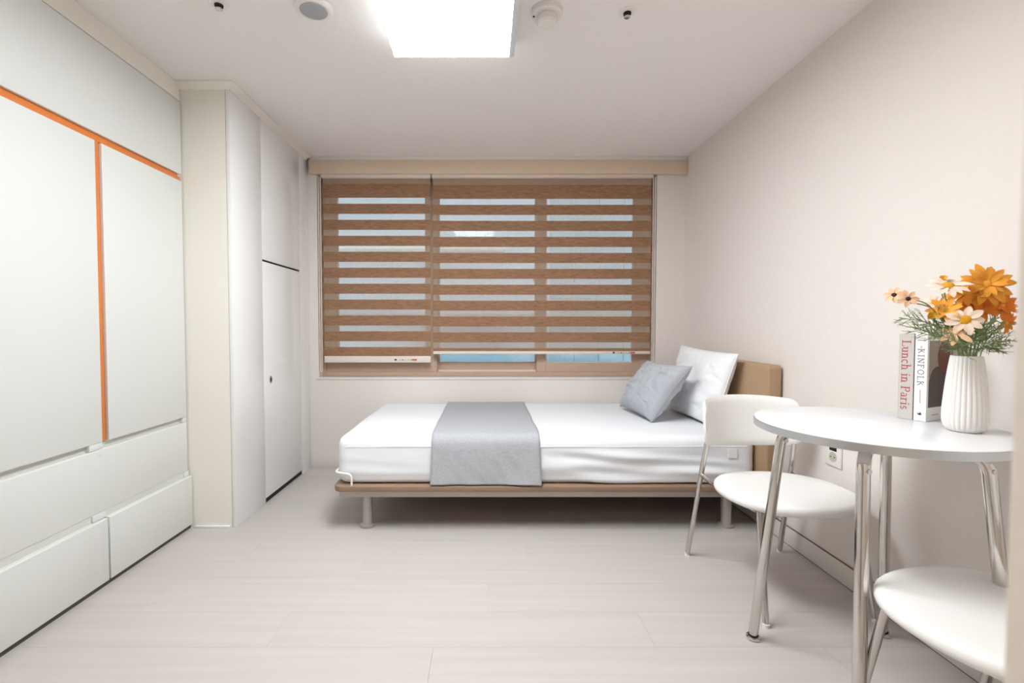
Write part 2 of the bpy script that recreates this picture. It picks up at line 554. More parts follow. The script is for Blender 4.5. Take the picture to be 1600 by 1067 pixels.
# second glazing on the outer side of the wall
ring(WX0, WX1, WZ0 + 0.002, WZ1, 0.05, 0.06, 0.05, YB + 0.29, YB + 0.34).build('outer_frame', 'rail', win)
for gx0, gx1 in ((WX0 + 0.05, -0.405), (-0.395, 0.400), (0.410, WX1 - 0.05)):
    box('outer_pane', gx0, gx1, YB + 0.303, YB + 0.308, WZ0 + 0.062, WZ1 - 0.05, 'glass_double', win)

# ------------------------------------------------------------------ zebra blinds
PER, BAND = 0.1148, 0.0722


def blind(name, label, x0, x1, off, zbar0, zbar1, zclip, cord_x, chain_side, print_x):
    t = thing(name, label, 'blind', ((x0 + x1) / 2, YB + 0.02, zbar0), 'zebra blinds on the window')
    yb = YB + 0.012
    B().box(x0 - 0.006, x1 + 0.006, YB - 0.012, YB + 0.045, 2.090, 2.1165, 0.004).build('head_rail', 'rail', t)
    z = 2.026 - off
    box('sheer_strip', x0, x1, yb, yb + 0.0006, z + 0.026, 2.0905, 'sheer', t)
    box('slat', x0, x1, yb + 0.004, yb + 0.005, z + 0.002, 2.0905, 'slat', t)
    for i in range(12):
        top = z - PER * i
        if i == 0:
            top += 0.024
        bot = z - PER * i - BAND
        if top <= zclip: break
        bot = max(bot, zclip)
        box('slat', x0, x1, yb, yb + 0.0016, bot, top, 'slat', t)
        nt_ = z - PER * (i + 1)
        if bot > zclip:
            box('sheer_strip', x0, x1, yb + 0.0004, yb + 0.001, max(nt_, zclip), bot, 'sheer', t)
    bar = B().box(x0, x1, yb - 0.007, yb + 0.008, zbar0, zbar1, 0.003).build('bottom_bar', 'rail', t)
    zm = (zbar0 + zbar1) / 2
    # small printed marks on the bar
    zm -= 0.003 if zbar1 - zbar0 > 0.03 else 0
    b = B()
    b.prism([(print_x + 0.009 * math.cos(k * PI / 5), zm + 0.007 * math.sin(k * PI / 5)) for k in range(10)], 'y', yb - 0.0074, yb - 0.0071)
    for dx, w_ in ((0.03, 0.006), (0.045, 0.016), (0.072, 0.005), (0.09, 0.006), (0.106, 0.01)):
        b.box(print_x + dx, print_x + dx + w_, yb - 0.0074, yb - 0.0071, zm - 0.003, zm + 0.002)
    b.build('printed_mark', 'print_black', bar)['kind'] = 'stuff'
    B().box(print_x + 0.119, print_x + 0.155, yb - 0.0074, yb - 0.0071, zm - 0.006, zm + 0.006).build('printed_mark', 'print_red', bar)
    # pull cord loop
    r = 0.0035
    B().tube(fillet([(cord_x - 0.008, YB - 0.002, 2.10), (cord_x - 0.008, YB - 0.002, 0.70), (cord_x + 0.006, YB - 0.002, 0.70), (cord_x + 0.006, YB - 0.002, 2.10)], 0.008), r, 8).build('cord', 'rail', t)
    return t


blind('roller_blind', 'narrow brown zebra blind at the left, beside the white cabinet', -1.177, -0.405, 0.0, 0.765, 0.812, 0.812, -1.197, -1, -0.66)
blind('roller_blind', 'wide brown zebra blind over the middle and right panes', -0.386, 1.189, 0.008, 0.827, 0.848, 0.848, 1.206, 1, 0.925)

# ------------------------------------------------------------------ what is seen through the slits
ext = thing('neighbour_building', 'pale blue-grey building wall seen outside through the blind slits', 'building', (0, 5.6, -3))
box('wall', -7, 8, 5.6, 6.0, -3, 6, 'ext_pale', ext)
box('tile_backing', 0.72, 8, 5.575, 5.5995, -3, 6, 'ext_joint', ext)
tm = None
for i in range(9):
    for j in range(12):
        x0 = 0.74 + i * 0.29; z0 = -0.9 + j * 0.45
        if tm is None:
            o = B().box(0, 0.278, 0, 0.02, 0, 0.438, 0.003, 1).build('tile', 'ext_tile', ext, local=True)
            tm = o.data
        else:
            o = bpy.data.objects.new('tile', tm); COL.objects.link(o); o.parent = ext
        o.location = Vector((x0, 5.56, z0)) - Vector((0, 5.6, -3))
box('ledge', -7, 8, 5.36, 5.598, 1.03, 1.17, 'ext_grey', ext, bev=0.01)
box('beam', -7, 0.22, 5.40, 5.598, 1.905, 1.99, 'ext_cream', ext, bev=0.005)
box('water_tank', -0.9, 0.3, 5.1, 5.5, -1, 0.72, 'ext_teal', ext, bev=0.02)
box('water_tank', 0.5, 2.3, 5.0, 5.5, -1, 0.50, 'ext_teal', ext, bev=0.02)

# ================================================================== WARDROBE
XD = -1.52
YW1 = 2.392
war = thing('wardrobe', 'white wardrobe with orange grip strips between its doors, along the left wall', 'wardrobe', (-1.80, 1.85, 0))
box('carcass', XD - 0.6, XD - 0.034, 1.312, YW1 - 0.001, 0.012, 2.14, 'white_edge', war)
box('end_panel', XD - 0.034, XD - 0.0105, YW1 - 0.02, YW1 - 0.001, 0.26, 2.14, 'white', war)
box('filler', XD - 0.5, XD - 0.004, 1.312, YW1 - 0.001, 2.1475, ZC - 0.001, 'cream', war)
box('shadow_joint', XD - 0.5, XD - 0.012, 1.312, YW1 - 0.001, 2.140, 2.1475, 'joint', war)
box('upper_door', XD - 0.02, XD, 1.312, YW1 - 0.005, 1.784, 2.1425, 'white', war, bev=0.0015)
box('door', XD - 0.02, XD, 1.312, 1.862, 0.572, 1.7515, 'white', war, bev=0.0015)
box('door', XD - 0.02, XD, 1.894, YW1 - 0.005, 0.572, 1.7515, 'white', war, bev=0.0015)
# orange aluminium grip strips, slightly set back with a sloping face
B().prism([(XD - 0.034, 1.7515), (XD - 0.004, 1.7515), (XD - 0.004, 1.7545), (XD - 0.014, 1.7845), (XD - 0.034, 1.7845)], 'y', 1.312, YW1 - 0.006, 0.0008).build('grip_strip', 'orange', war)
B().prism([(XD - 0.034, 1.8625), (XD - 0.003, 1.8625), (XD - 0.003, 1.880), (XD - 0.012, 1.8935), (XD - 0.034, 1.8935)], 'z', 0.574, 1.7512, 0.0008).build('grip_strip', 'orange', war)
# grip recess above the drawers: set-back strip, with end blocks
box('recess_strip', XD - 0.034, XD - 0.018, 1.312, YW1 - 0.006, 0.5450, 0.5715, 'white_edge', war)
box('recess_block', XD - 0.018, XD - 0.001, 1.800, 1.862, 0.5455, 0.5712, 'white', war, bev=0.001)
box('recess_block', XD - 0.018, XD - 0.001, YW1 - 0.033, YW1 - 0.006, 0.5455, 0.5712, 'white', war, bev=0.001)
wd = B().prism([(XD - 0.02, 0.298), (XD, 0.298), (XD, 0.5415), (XD - 0.003, 0.5445), (XD - 0.02, 0.5445)], 'y', 1.312, YW1 - 0.005, 0.0012).build('wide_drawer', 'white', war)
B().box(XD - 0.0002, XD + 0.0004, 1.835, 1.853, 0.520, 0.526).build('small_mark', 'white_edge', wd)
XB = -1.50
box('recess_strip', XD - 0.034, XB - 0.022, 1.312, YW1 - 0.006, 0.2715, 0.2975, 'white_edge', war)
box('recess_block', XB - 0.022, XB - 0.014, 1.800, 1.862, 0.2725, 0.2972, 'white', war, bev=0.001)
box('recess_block', XB - 0.022, XB - 0.014, YW1 - 0.04, YW1 - 0.006, 0.2725, 0.2972, 'white', war, bev=0.001)
for y0, y1 in ((1.312, 1.8535), (1.8625, YW1 - 0.003)):
    B().prism([(XB - 0.03, 0.022), (XB, 0.022), (XB, 0.2682), (XB - 0.003, 0.2712), (XB - 0.03, 0.2712)], 'y', y0, y1, 0.0012).build('drawer', 'white', war)
box('plinth', XD - 0.03, XB - 0.012, 1.312, YW1 - 0.003, 0.0, 0.0215, 'plinth', war)

# ================================================================== TALL BUILT-IN CABINET
XT = -1.28
YT0 = 2.395
tall = thing('tall_cabinet', 'tall glossy white built-in cabinet in the corner beside the window', 'cabinet', (-1.5, 2.9, 0))
box('side_panel', -2.10, XT - 0.022, YT0, YT0 + 0.03, 0.0, 2.213, 'cream', tall)
box('carcass', -2.08, XT - 0.026, YT0 + 0.03, YB - 0.001, 0.03, 2.20, 'white_edge', tall)
box('skirting', XL + 0.03, XT - 0.03, YT0 - 0.012, YT0 - 0.0005, 0.0, 0.012, 'gloss', tall, bev=0.002)
box('front_panel', XT - 0.02, XT, YT0, 2.7185, 0.0, 2.213, 'gloss', tall, bev=0.0012)
box('upper_door', XT - 0.02, XT, 2.7215, 3.266, 1.413, 2.213, 'gloss', tall, bev=0.0012)
ld = box('lower_door', XT - 0.02, XT, 2.7215, 3.266, 0.030, 1.401, 'gloss', tall, bev=0.0012)
box('filler_panel', XT - 0.02, XT, 3.269, YB - 0.001, 0.0, 2.213, 'gloss', tall, bev=0.0012)
box('gap_shade', XT - 0.024, XT - 0.006, 2.722, 3.2655, 1.4012, 1.4128, 'black', tall)  # black strip standing in for the shade inside the gap between the doors
box('gap_shade', XT - 0.024, XT - 0.006, 2.722, 3.2655, 0.001, 0.0298, 'black', tall)  # same painted shade, in the gap under the lower door
# round finger pull
bm = bmesh.new()
pull = B()
for (r0, r1, x0, x1, key) in ((0.012, 0.018, XT, XT + 0.002, 'satin'), (0.0, 0.0118, XT + 0.0002, XT + 0.0008, 'black')):
    V = []; F = []
    n = 20
    if r0 > 0:
        for xx in (x0, x1):
            for rr in (r0, r1):
                for k in range(n):
                    V.append((xx, 2.802 + rr * math.cos(2 * PI * k / n), 0.713 + rr * 1.25 * math.sin(2 * PI * k / n)))
        for k in range(n):
            q = (k + 1) % n
            F += [(2 * n + k, 2 * n + q, 3 * n + q, 3 * n + k), (n + k, n + q, 3 * n + q, 3 * n + k), (k, q, 2 * n + q, 2 * n + k)]
        B().add(V, F).build('finger_pull', 'satin', ld)
    else:
        V = [(x1, 2.802 + r1 * math.cos(2 * PI * k / n), 0.713 + r1 * 1.25 * math.sin(2 * PI * k / n)) for k in range(n)]
        B().add(V, [tuple(range(n))]).build('pull_hole', 'black', ld)
# crown moulding: sloping profile mitred around the corner
cr = B()
prof = [(0.0, 2.205), (0.004, 2.205), (0.012, 2.214), (0.030, 2.224), (0.036, 2.228), (0.036, ZC - 0.0005), (0.0, ZC - 0.0005)]
n = len(prof)
V = []
for (d, z) in prof:
    V.append((XL - 0.03, YT0 - d, z))
for (d, z) in prof:
    V.append((XT + d, YT0 - d, z))
for (d, z) in prof:
    V.append((XT + d, YB - 0.036, z))
F = []
for s in range(2):
    for k in range(n):
        F.append((s * n + k, s * n + (k + 1) % n, (s + 1) * n + (k + 1) % n, (s + 1) * n + k))
F += [tuple(range(n)), tuple(range(2 * n, 3 * n))]
cr.add(V, F).build('crown_moulding', 'cream', tall, angle=20)

# ================================================================== CEILING FITTINGS
lamp = thing('ceiling_light', 'large rectangular white panel light glowing on the ceiling', 'light', (-0.15, 1.55, ZC))
LX0, LX1, LY0, LY1 = -0.388, 0.117, 1.02, 2.045
box('base_plate', LX0 - 0.004, LX1 + 0.004, LY0 - 0.004, LY1 + 0.004, ZC - 0.014, ZC - 0.0005, 'light_frame', lamp, bev=0.002)
# acrylic cover: glows through its bottom and its sides
box('side_cover', LX0, LX1 - 0.022, LY0, LY1, ZC - 0.0635, ZC - 0.0142, 'lamp_side', lamp, bev=0.002)
B().box(LX0, LX1 - 0.022, LY0, LY1, ZC - 0.066, ZC - 0.0637, 0.0008, 1).build('diffuser', 'lamp', lamp)
box('frame', LX1 - 0.0215, LX1, LY0, LY1, ZC - 0.066, ZC - 0.0142, 'light_frame', lamp, bev=0.002)
spk = thing('ceiling_speaker', 'round white ceiling speaker with grey grille', 'speaker', (-0.655, 1.835, ZC))
B().lathe([(0.052, ZC - 0.012), (0.060, ZC - 0.013), (0.068, ZC - 0.008), (0.071, ZC - 0.0005), (0.03, ZC - 0.0005)], -0.655, 1.835, 40).build('rim', 'plastic', spk)
B().lathe([(0.051, ZC - 0.0125), (0.045, ZC - 0.0145), (0.001, ZC - 0.0165)][::-1] + [(0.051, ZC - 0.0122)], -0.655, 1.835, 40).build('grille', 'grille', spk)


def sprinkler(x, y, label, r):
    t = thing('sprinkler', label, 'sprinkler', (x, y, ZC), 'ceiling sprinklers')
    B().lathe([(r * 0.45, ZC - 0.006), (r * 0.9, ZC - 0.004), (r, ZC - 0.0005), (r * 0.3, ZC - 0.0005)], x, y, 28).build('escutcheon', 'plastic', t)
    B().lathe([(r * 0.42, ZC - 0.012), (r * 0.44, ZC - 0.0055), (r * 0.2, ZC - 0.0055)], x, y, 20).build('cup', 'black', t)
    B().lathe([(r * 0.22, ZC - 0.024), (r * 0.34, ZC - 0.023), (r * 0.34, ZC - 0.019), (r * 0.12, ZC - 0.016), (r * 0.12, ZC - 0.010)], x, y, 20).build('deflector', 'satin', t)
    return t


sprinkler(-1.00, 1.81, 'small ceiling sprinkler near the wardrobe', 0.036)
sprinkler(0.54, 1.855, 'small ceiling sprinkler near the right wall', 0.034)
det = thing('fire_detector', 'round white fire detector beside the ceiling light', 'detector', (0.232, 1.85, ZC))
B().lathe([(0.03, ZC - 0.022), (0.052, ZC - 0.022), (0.057, ZC - 0.016), (0.058, ZC - 0.0005), (0.03, ZC - 0.0005)], 0.232, 1.85, 36).build('base', 'plastic', det)
B().lathe([(0.001, ZC - 0.058), (0.022, ZC - 0.057), (0.034, ZC - 0.053), (0.039, ZC - 0.046), (0.039, ZC - 0.0225), (0.02, ZC - 0.0222)], 0.232, 1.85, 36).build('sensor_head', 'plastic', det)
B().box(0.178, 0.1845, 1.846, 1.853, ZC - 0.025, ZC - 0.019, 0.001, 1).build('indicator', 'black', det)

# ================================================================== BED
bed = thing('bed', 'low single bed frame with brown wooden platform and headboard on grey legs', 'bed', (0.3, 2.88, 0))
BX0, BX1, BY0, BY1 = -0.765, 1.352, 2.322, 3.405


def rrect(x0, x1, y0, y1, r, n=6, corners=(1, 1, 1, 1)):
    pts = []
    for (cx, cy, a0, on) in ((x1 - r, y1 - r, 0, corners[0]), (x0 + r, y1 - r, 90, corners[1]), (x0 + r, y0 + r, 180, corners[2]), (x1 - r, y0 + r, 270, corners[3])):
        if on:
            for k in range(n + 1):
                a = math.radians(a0 + 90 * k / n)
                pts.append((cx + r * math.cos(a), cy + r * math.sin(a)))
        else:
            pts.append((x1 if a0 in (0, 270) else x0, y1 if a0 in (0, 90) else y0))
    return pts


B().prism(rrect(BX0, BX1, BY0, BY1, 0.05, 8, (0, 1, 1, 0)), 'z', 0.207, 0.236, 0.005).build('platform', 'bed_wood', bed)
b = B()
b.box(BX0 + 0.03, BX1 - 0.0, BY0 + 0.018, BY0 + 0.045, 0.176, 0.2068, 0.002, 1)
b.box(BX0 + 0.03, BX1 - 0.0, BY1 - 0.045, BY1 - 0.018, 0.176, 0.2068, 0.002, 1)
b.box(BX0 + 0.03, BX0 + 0.057, BY0 + 0.045, BY1 - 0.045, 0.176, 0.2068, 0.002, 1)
b.box(0.28, 0.32, BY0 + 0.045, BY1 - 0.045, 0.176, 0.2068, 0.002, 1)
b.build('rail_frame', 'grey_metal', bed)
for (lx, ly) in ((-0.612, 2.412), (1.235, 2.412), (-0.612, 3.31), (1.235, 3.31)):
    lg = B().lathe([(0.034, 0.2), (0.034, 0.176), (0.0255, 0.172), (0.0255, 0.012)], lx, ly, 24).build('leg', 'grey_metal', bed)
    B().lathe([(0.036, 0.0), (0.038, 0.004), (0.038, 0.012), (0.027, 0.017)], lx, ly, 24).build('foot', 'grey_metal', lg)
# headboard: thick slab with rounded edges, standing against the right wall
B().prism(rrect(2.268, 3.30, 0.145, 0.842, 0.022, 6), 'x', 1.356, 1.4195, 0.007, seg=3).build('headboard', 'headboard', bed)
# white wire mattress stop at the foot corner
B().tube(fillet([(-0.672, 2.336, 0.234), (-0.672, 2.336, 0.290), (-0.752, 2.336, 0.304), (-0.752, 2.43, 0.304), (-0.752, 2.43, 0.234)], 0.02, 6), 0.0055, 10).build('mattress_stop', 'wire_white', bed)


def rounded_block(x0, x1, y0, y1, z0, z1, r, nx, ny, nz, disp=None):
    """box with round edges, subdivided so that it can be rumpled"""
    b = B()
    cx, cy, cz = (x0 + x1) / 2, (y0 + y1) / 2, (z0 + z1) / 2
    hx, hy, hz = (x1 - x0) / 2, (y1 - y0) / 2, (z1 - z0) / 2
    N = (nx, ny, nz); H = (hx, hy, hz)
    # spread samples evenly but with extra ones in the rounded zone

    def samp(i, n, h):
        k = 4
        t = []
        for q in range(k):
            t.append(-h + r * (1 - math.cos(PI / 2 * (q / k))) * 1.0)
        inner = n - 2 * k
        for q in range(inner + 1):
            t.append(-h + r + (2 * h - 2 * r) * q / inner)
        for q in range(k - 1, -1, -1):
            t.append(h - r * (1 - math.cos(PI / 2 * (q / k))))
        return t[i]
    bm = bmesh.new()
    cache = {}

    def vert(i, j, k):
        key = (i, j, k)
        if key not in cache:
            p = Vector((samp(i, nx, hx), samp(j, ny, hy), samp(k, nz, hz)))
            q = Vector((max(-hx + r, min(hx - r, p.x)), max(-hy + r, min(hy - r, p.y)), max(-hz + r, min(hz - r, p.z))))
            d = p - q
            nrm = d.normalized() if d.length > 1e-9 else Vector((0, 0, 1))
            p = q + nrm * r
            P = Vector((p.x + cx, p.y + cy, p.z + cz))
            if disp:
                P += disp(P, nrm)
            cache[key] = bm.verts.new(P)
        return cache[key]
    for i in range(nx):
        for j in range(ny):
            for k in (0, nz):
                bm.faces.new([vert(i, j, k), vert(i + 1, j, k), vert(i + 1, j + 1, k), vert(i, j + 1, k)])
    for i in range(nx):
        for k in range(nz):
            for j in (0, ny):
                bm.faces.new([vert(i, j, k), vert(i + 1, j, k), vert(i + 1, j, k + 1), vert(i, j, k + 1)])
    for j in range(ny):
        for k in range(nz):
            for i in (0, nx):
                bm.faces.new([vert(i, j, k), vert(i, j + 1, k), vert(i, j + 1, k + 1), vert(i, j, k + 1)])
    b.add_bm(bm)
    return b


MX0, MX1, MY0, MY1, MZ0, MZ1 = -0.748, 1.349, 2.345, 3.392, 0.2365, 0.480


def mattress_disp(P, nrm):
    d = Vector((0, 0, 0))
    if nrm.y < -0.5:   # front side of the sheet: soft horizontal pulls, stronger towards the head end
        k = max(0.0, min(1.0, (P.x - 0.25) / 0.25)) * max(0.0, min(1.0, (1.3 - P.x) / 0.2))
        s = noise.noise(Vector((P.x * 2.2, 3.1, P.z * 26 + P.x * 2.0))) * 0.022 * (0.10 + k)
        s += noise.noise(Vector((P.x * 7, 9.1, P.z * 9))) * 0.003
        d += nrm * s * max(0.0, min(1.0, (0.42 - P.z) / 0.05))
    if nrm.z > 0.5:
        d += nrm * noise.noise(Vector((P.x * 3, P.y * 3, 1.3))) * 0.005
        d += nrm * noise.noise(Vector((P.x * 5 + P.y * 14, P.y * 3, 7.3))) * 0.0018 * (1 if P.x > 0.3 else 0.3)
    # sagging bottom hem is pulled in
    if abs(nrm.z) < 0.5 and P.z < 0.30:
        d -= Vector((nrm.x, nrm.y, 0)) * 0.012 * ((0.30 - P.z) / 0.06)
    return d


mat_t = thing('mattress', 'thick mattress under a fitted white sheet on the bed', 'mattress', (0.3, 2.87, MZ0))
rounded_block(MX0, MX1, MY0, MY1, MZ0, MZ1, 0.048, 90, 44, 22, mattress_disp).build('fitted_sheet', 'sheet', mat_t, angle=80)
# stitched edge seam near the top of the front side
seam = [(x_, MY0 - 0.0005 + 0.002 * noise.noise(Vector((x_ * 6, 0, 0))), 0.4285 + 0.003 * noise.noise(Vector((x_ * 4, 5, 0)))) for x_ in [MX0 + 0.05 + i * (MX1 - MX0 - 0.1) / 60 for i in range(61)]]
B().tube(seam, 0.0022, 6).build('seam', 'sheet', mat_t)
B().box(1.205, 1.25, MY0 - 0.004, MY0 - 0.001, 0.372, 0.418, 0.0005, 1).build('care_label', 'book_white', mat_t)

# runner: a strip of cloth over the mattress, hanging down in front
RX0, RX1 = -0.275, 0.268


def runner_path():
    r = 0.056
    e = 0.008
    p = []
    p.append((MY1 - 0.004, MZ1 + e - 0.004))
    for k in range(26):
        p.append((MY1 - 0.02 - (MY1 - 0.02 - (MY0 + r - e)) * k / 25, MZ1 + e))
    for k in range(1, 9):
        a = PI / 2 * k / 8
        p.append((MY0 + r - e - r * math.sin(a), MZ1 + e - r + r * math.cos(a)))
    for k in range(1, 17):
        p.append((MY0 - e - 0.0015, MZ1 + e - r - (MZ1 + e - r - 0.2425) * k / 16))
    return p


rp = runner_path()


def runner_pt(u, v):
    q = u * (len(rp) - 1)
    i = min(int(q), len(rp) - 2); t = q - i
    y_ = rp[i][0] * (1 - t) + rp[i + 1][0] * t
    z_ = rp[i][1] * (1 - t) + rp[i + 1][1] * t
    x_ = RX0 + (RX1 - RX0) * v
    hang = max(0.0, min(1.0, (0.44 - z_) / 0.2))
    y_ -= hang * (0.010 + 0.016 * noise.noise(Vector((x_ * 8, z_ * 3, 2.2))) + 0.006 * noise.noise(Vector((x_ * 20 + z_ * 12, z_ * 8, 4.2))))
    x_ += hang * 0.012 * (v - 0.5) + 0.004 * noise.noise(Vector((y_ * 5, v * 2, 0)))
    z_ += (1 - hang) * 0.002 * noise.noise(Vector((x_ * 7, y_ * 7, 0)))
    return (x_, y_, z_)


rn = B().grid(runner_pt, 84, 34).build('bed_runner', 'grey_cloth', None, angle=80)
rn.modifiers.new('thickness', 'SOLIDIFY').thickness = 0.003
rn.modifiers['thickness'].offset = 0
tag(rn, 'grey cloth runner laid across the white bed', 'bed runner')


def pillow(name, label, cat, material, A, Bc, C, D, T, pinch, seed, wr, n=72, tuck=None):
    """cushion whose corners are A (near top) B (far top) C (far bottom) D (near bottom)"""
    A, Bc, C, D = map(Vector, (A, Bc, C, D))
    ctr = (A + Bc + C + D) / 4
    nrm = (A - D + Bc - C).cross(Bc - A + C - D).normalized()

    def surf(side):
        def fn(u, v):
            a, b_ = 2 * u - 1, 2 * v - 1
            # edges bow inwards between pointed corners
            a2 = a * (1 - pinch * (1 - b_ * b_)); b2 = b_ * (1 - pinch * (1 - a * a))
            uu, vv = (a2 + 1) / 2, (b2 + 1) / 2
            p = D * (1 - uu) * (1 - vv) + C * uu * (1 - vv) + A * (1 - uu) * vv + Bc * uu * vv
            th = T * (max(0, 1 - a ** 2) ** 0.42) * (max(0, 1 - b_ ** 2) ** 0.42)
            edge = min(1.0, min(1 - abs(a), 1 - abs(b_)) * 5)
            wv = noise.noise(Vector((a * 2.1 + seed, b_ * 2.1, 0.5))) * 0.55
            wv += (0.5 - abs(noise.noise(Vector((a * 3.2 - b_ * 1.4, b_ * 1.5 + a * 1.2, seed * 1.7))))) * 0.5
            wv += noise.noise(Vector((a * 7, b_ * 7, seed))) * 0.18
            cr_ = abs(noise.noise(Vector((a * 1.6 + b_ * 0.9 + seed, b_ * 1.7 - a * 0.7, 3.3 + seed))))
            wv -= 2.6 * max(0.0, 0.13 - cr_)
            return p + nrm * side * (th + wr * wv * edge)
        return fn
    b = B()
    b.grid(surf(1), n, n); b.grid(surf(-1), n, n)
    bm = bmesh.new()
    vs = [bm.verts.new(p) for p in b.v]
    for f in b.f:
        bm.faces.new([vs[i] for i in f])
    bmesh.ops.remove_doubles(bm, verts=bm.verts, dist=1e-5)
    b2 = B().add_bm(bm)
    t = thing(name, label, cat, tuple(D))
    b2.build('cover', material, t, angle=80)
    # piped seam around the edge
    loop = []
    fs = surf(0.0)
    for k in range(n): loop.append(fs(k / n, 0))
    for k in range(n): loop.append(fs(1, k / n))
    for k in range(n): loop.append(fs(1 - k / n, 1))
    for k in range(n + 1): loop.append(fs(0, 1 - k / n))
    B().tube(loop, 0.0024, 6, cap=False).build('seam', material, t, angle=80)
    return t


pillow('pillow', 'plump white pillow propped against the wooden headboard', 'pillow', 'pillow',
       (1.305, 2.45, 0.885), (1.285, 3.12, 0.905), (1.205, 3.10, 0.485), (1.215, 2.50, 0.487), 0.070, 0.05, 3.3, 0.024)
pillow('cushion', 'small square grey cushion leaning on the white pillow', 'cushion', 'grey_cushion',
       (1.120, 2.570, 0.812), (1.040, 3.05, 0.808), (0.885, 3.12, 0.500), (0.938, 2.675, 0.487), 0.088, 0.085, 8.1, 0.030)

# ================================================================== ROUND TABLE
TX, TY, TZ, TR = 1.103, 1.340, 0.751, 0.298
tab = thing('round_table', 'small round white table with silver rim and chrome legs by the right wall', 'table', (TX, TY, 0))
B().lathe([(0.01, TZ - 0.0235), (TR - 0.012, TZ - 0.0235), (TR - 0.002, TZ - 0.0218), (TR - 0.002, TZ - 0.001), (TR - 0.004, TZ), (0.01, TZ)], TX, TY, 96).build('table_top', 'table_top', tab)
B().lathe([(TR - 0.0018, TZ - 0.0230), (TR, TZ - 0.0222), (TR, TZ - 0.0022), (TR - 0.0018, TZ - 0.0012)], TX, TY, 96).build('edge_band', 'table_edge', tab)
legs = [((0.926, 1.470), (0.880, 1.530)), ((1.272, 1.495), (1.322, 1.548)), ((0.932, 1.160), (0.884, 1.095)), ((1.232, 1.155), (1.258, 1.085))]
for (tx, ty), (fx, fy) in legs:
    cx_, cy_ = tx + (TX - tx) * 0.45, ty + (TY - ty) * 0.45
    path = fillet([(cx_, cy_, TZ - 0.0425), (tx, ty, TZ - 0.0425), (fx, fy, 0.022)], 0.045, 8)
    lg = B().tube(path, 0.0148, 20).build('leg', 'chrome', tab)
    B().lathe([(0.018, 0.0), (0.0215, 0.003), (0.0215, 0.009), (0.014, 0.012), (0.011, 0.026)], fx, fy, 24).build('foot', 'chrome', lg)
    B().lathe([(0.0155, 0.0125), (0.0155, 0.0165), (0.010, 0.017)], fx, fy, 20).build('foot_ring', 'black', lg)
    px_, py_ = tx + (TX - tx) * 0.25, ty + (TY - ty) * 0.25
    B().box(px_ - 0.03, px_ + 0.03, py_ - 0.03, py_ + 0.03, TZ - 0.0275, TZ - 0.0237, 0.001, 1).build('bracket', 'satin', tab)
    dx_, dy_ = (fx - tx), (fy - ty)
    B().tube([(tx, ty - 0.016, TZ - 0.075), (tx, ty - 0.021, TZ - 0.075)], 0.006, 12).build('bolt', 'satin', lg)


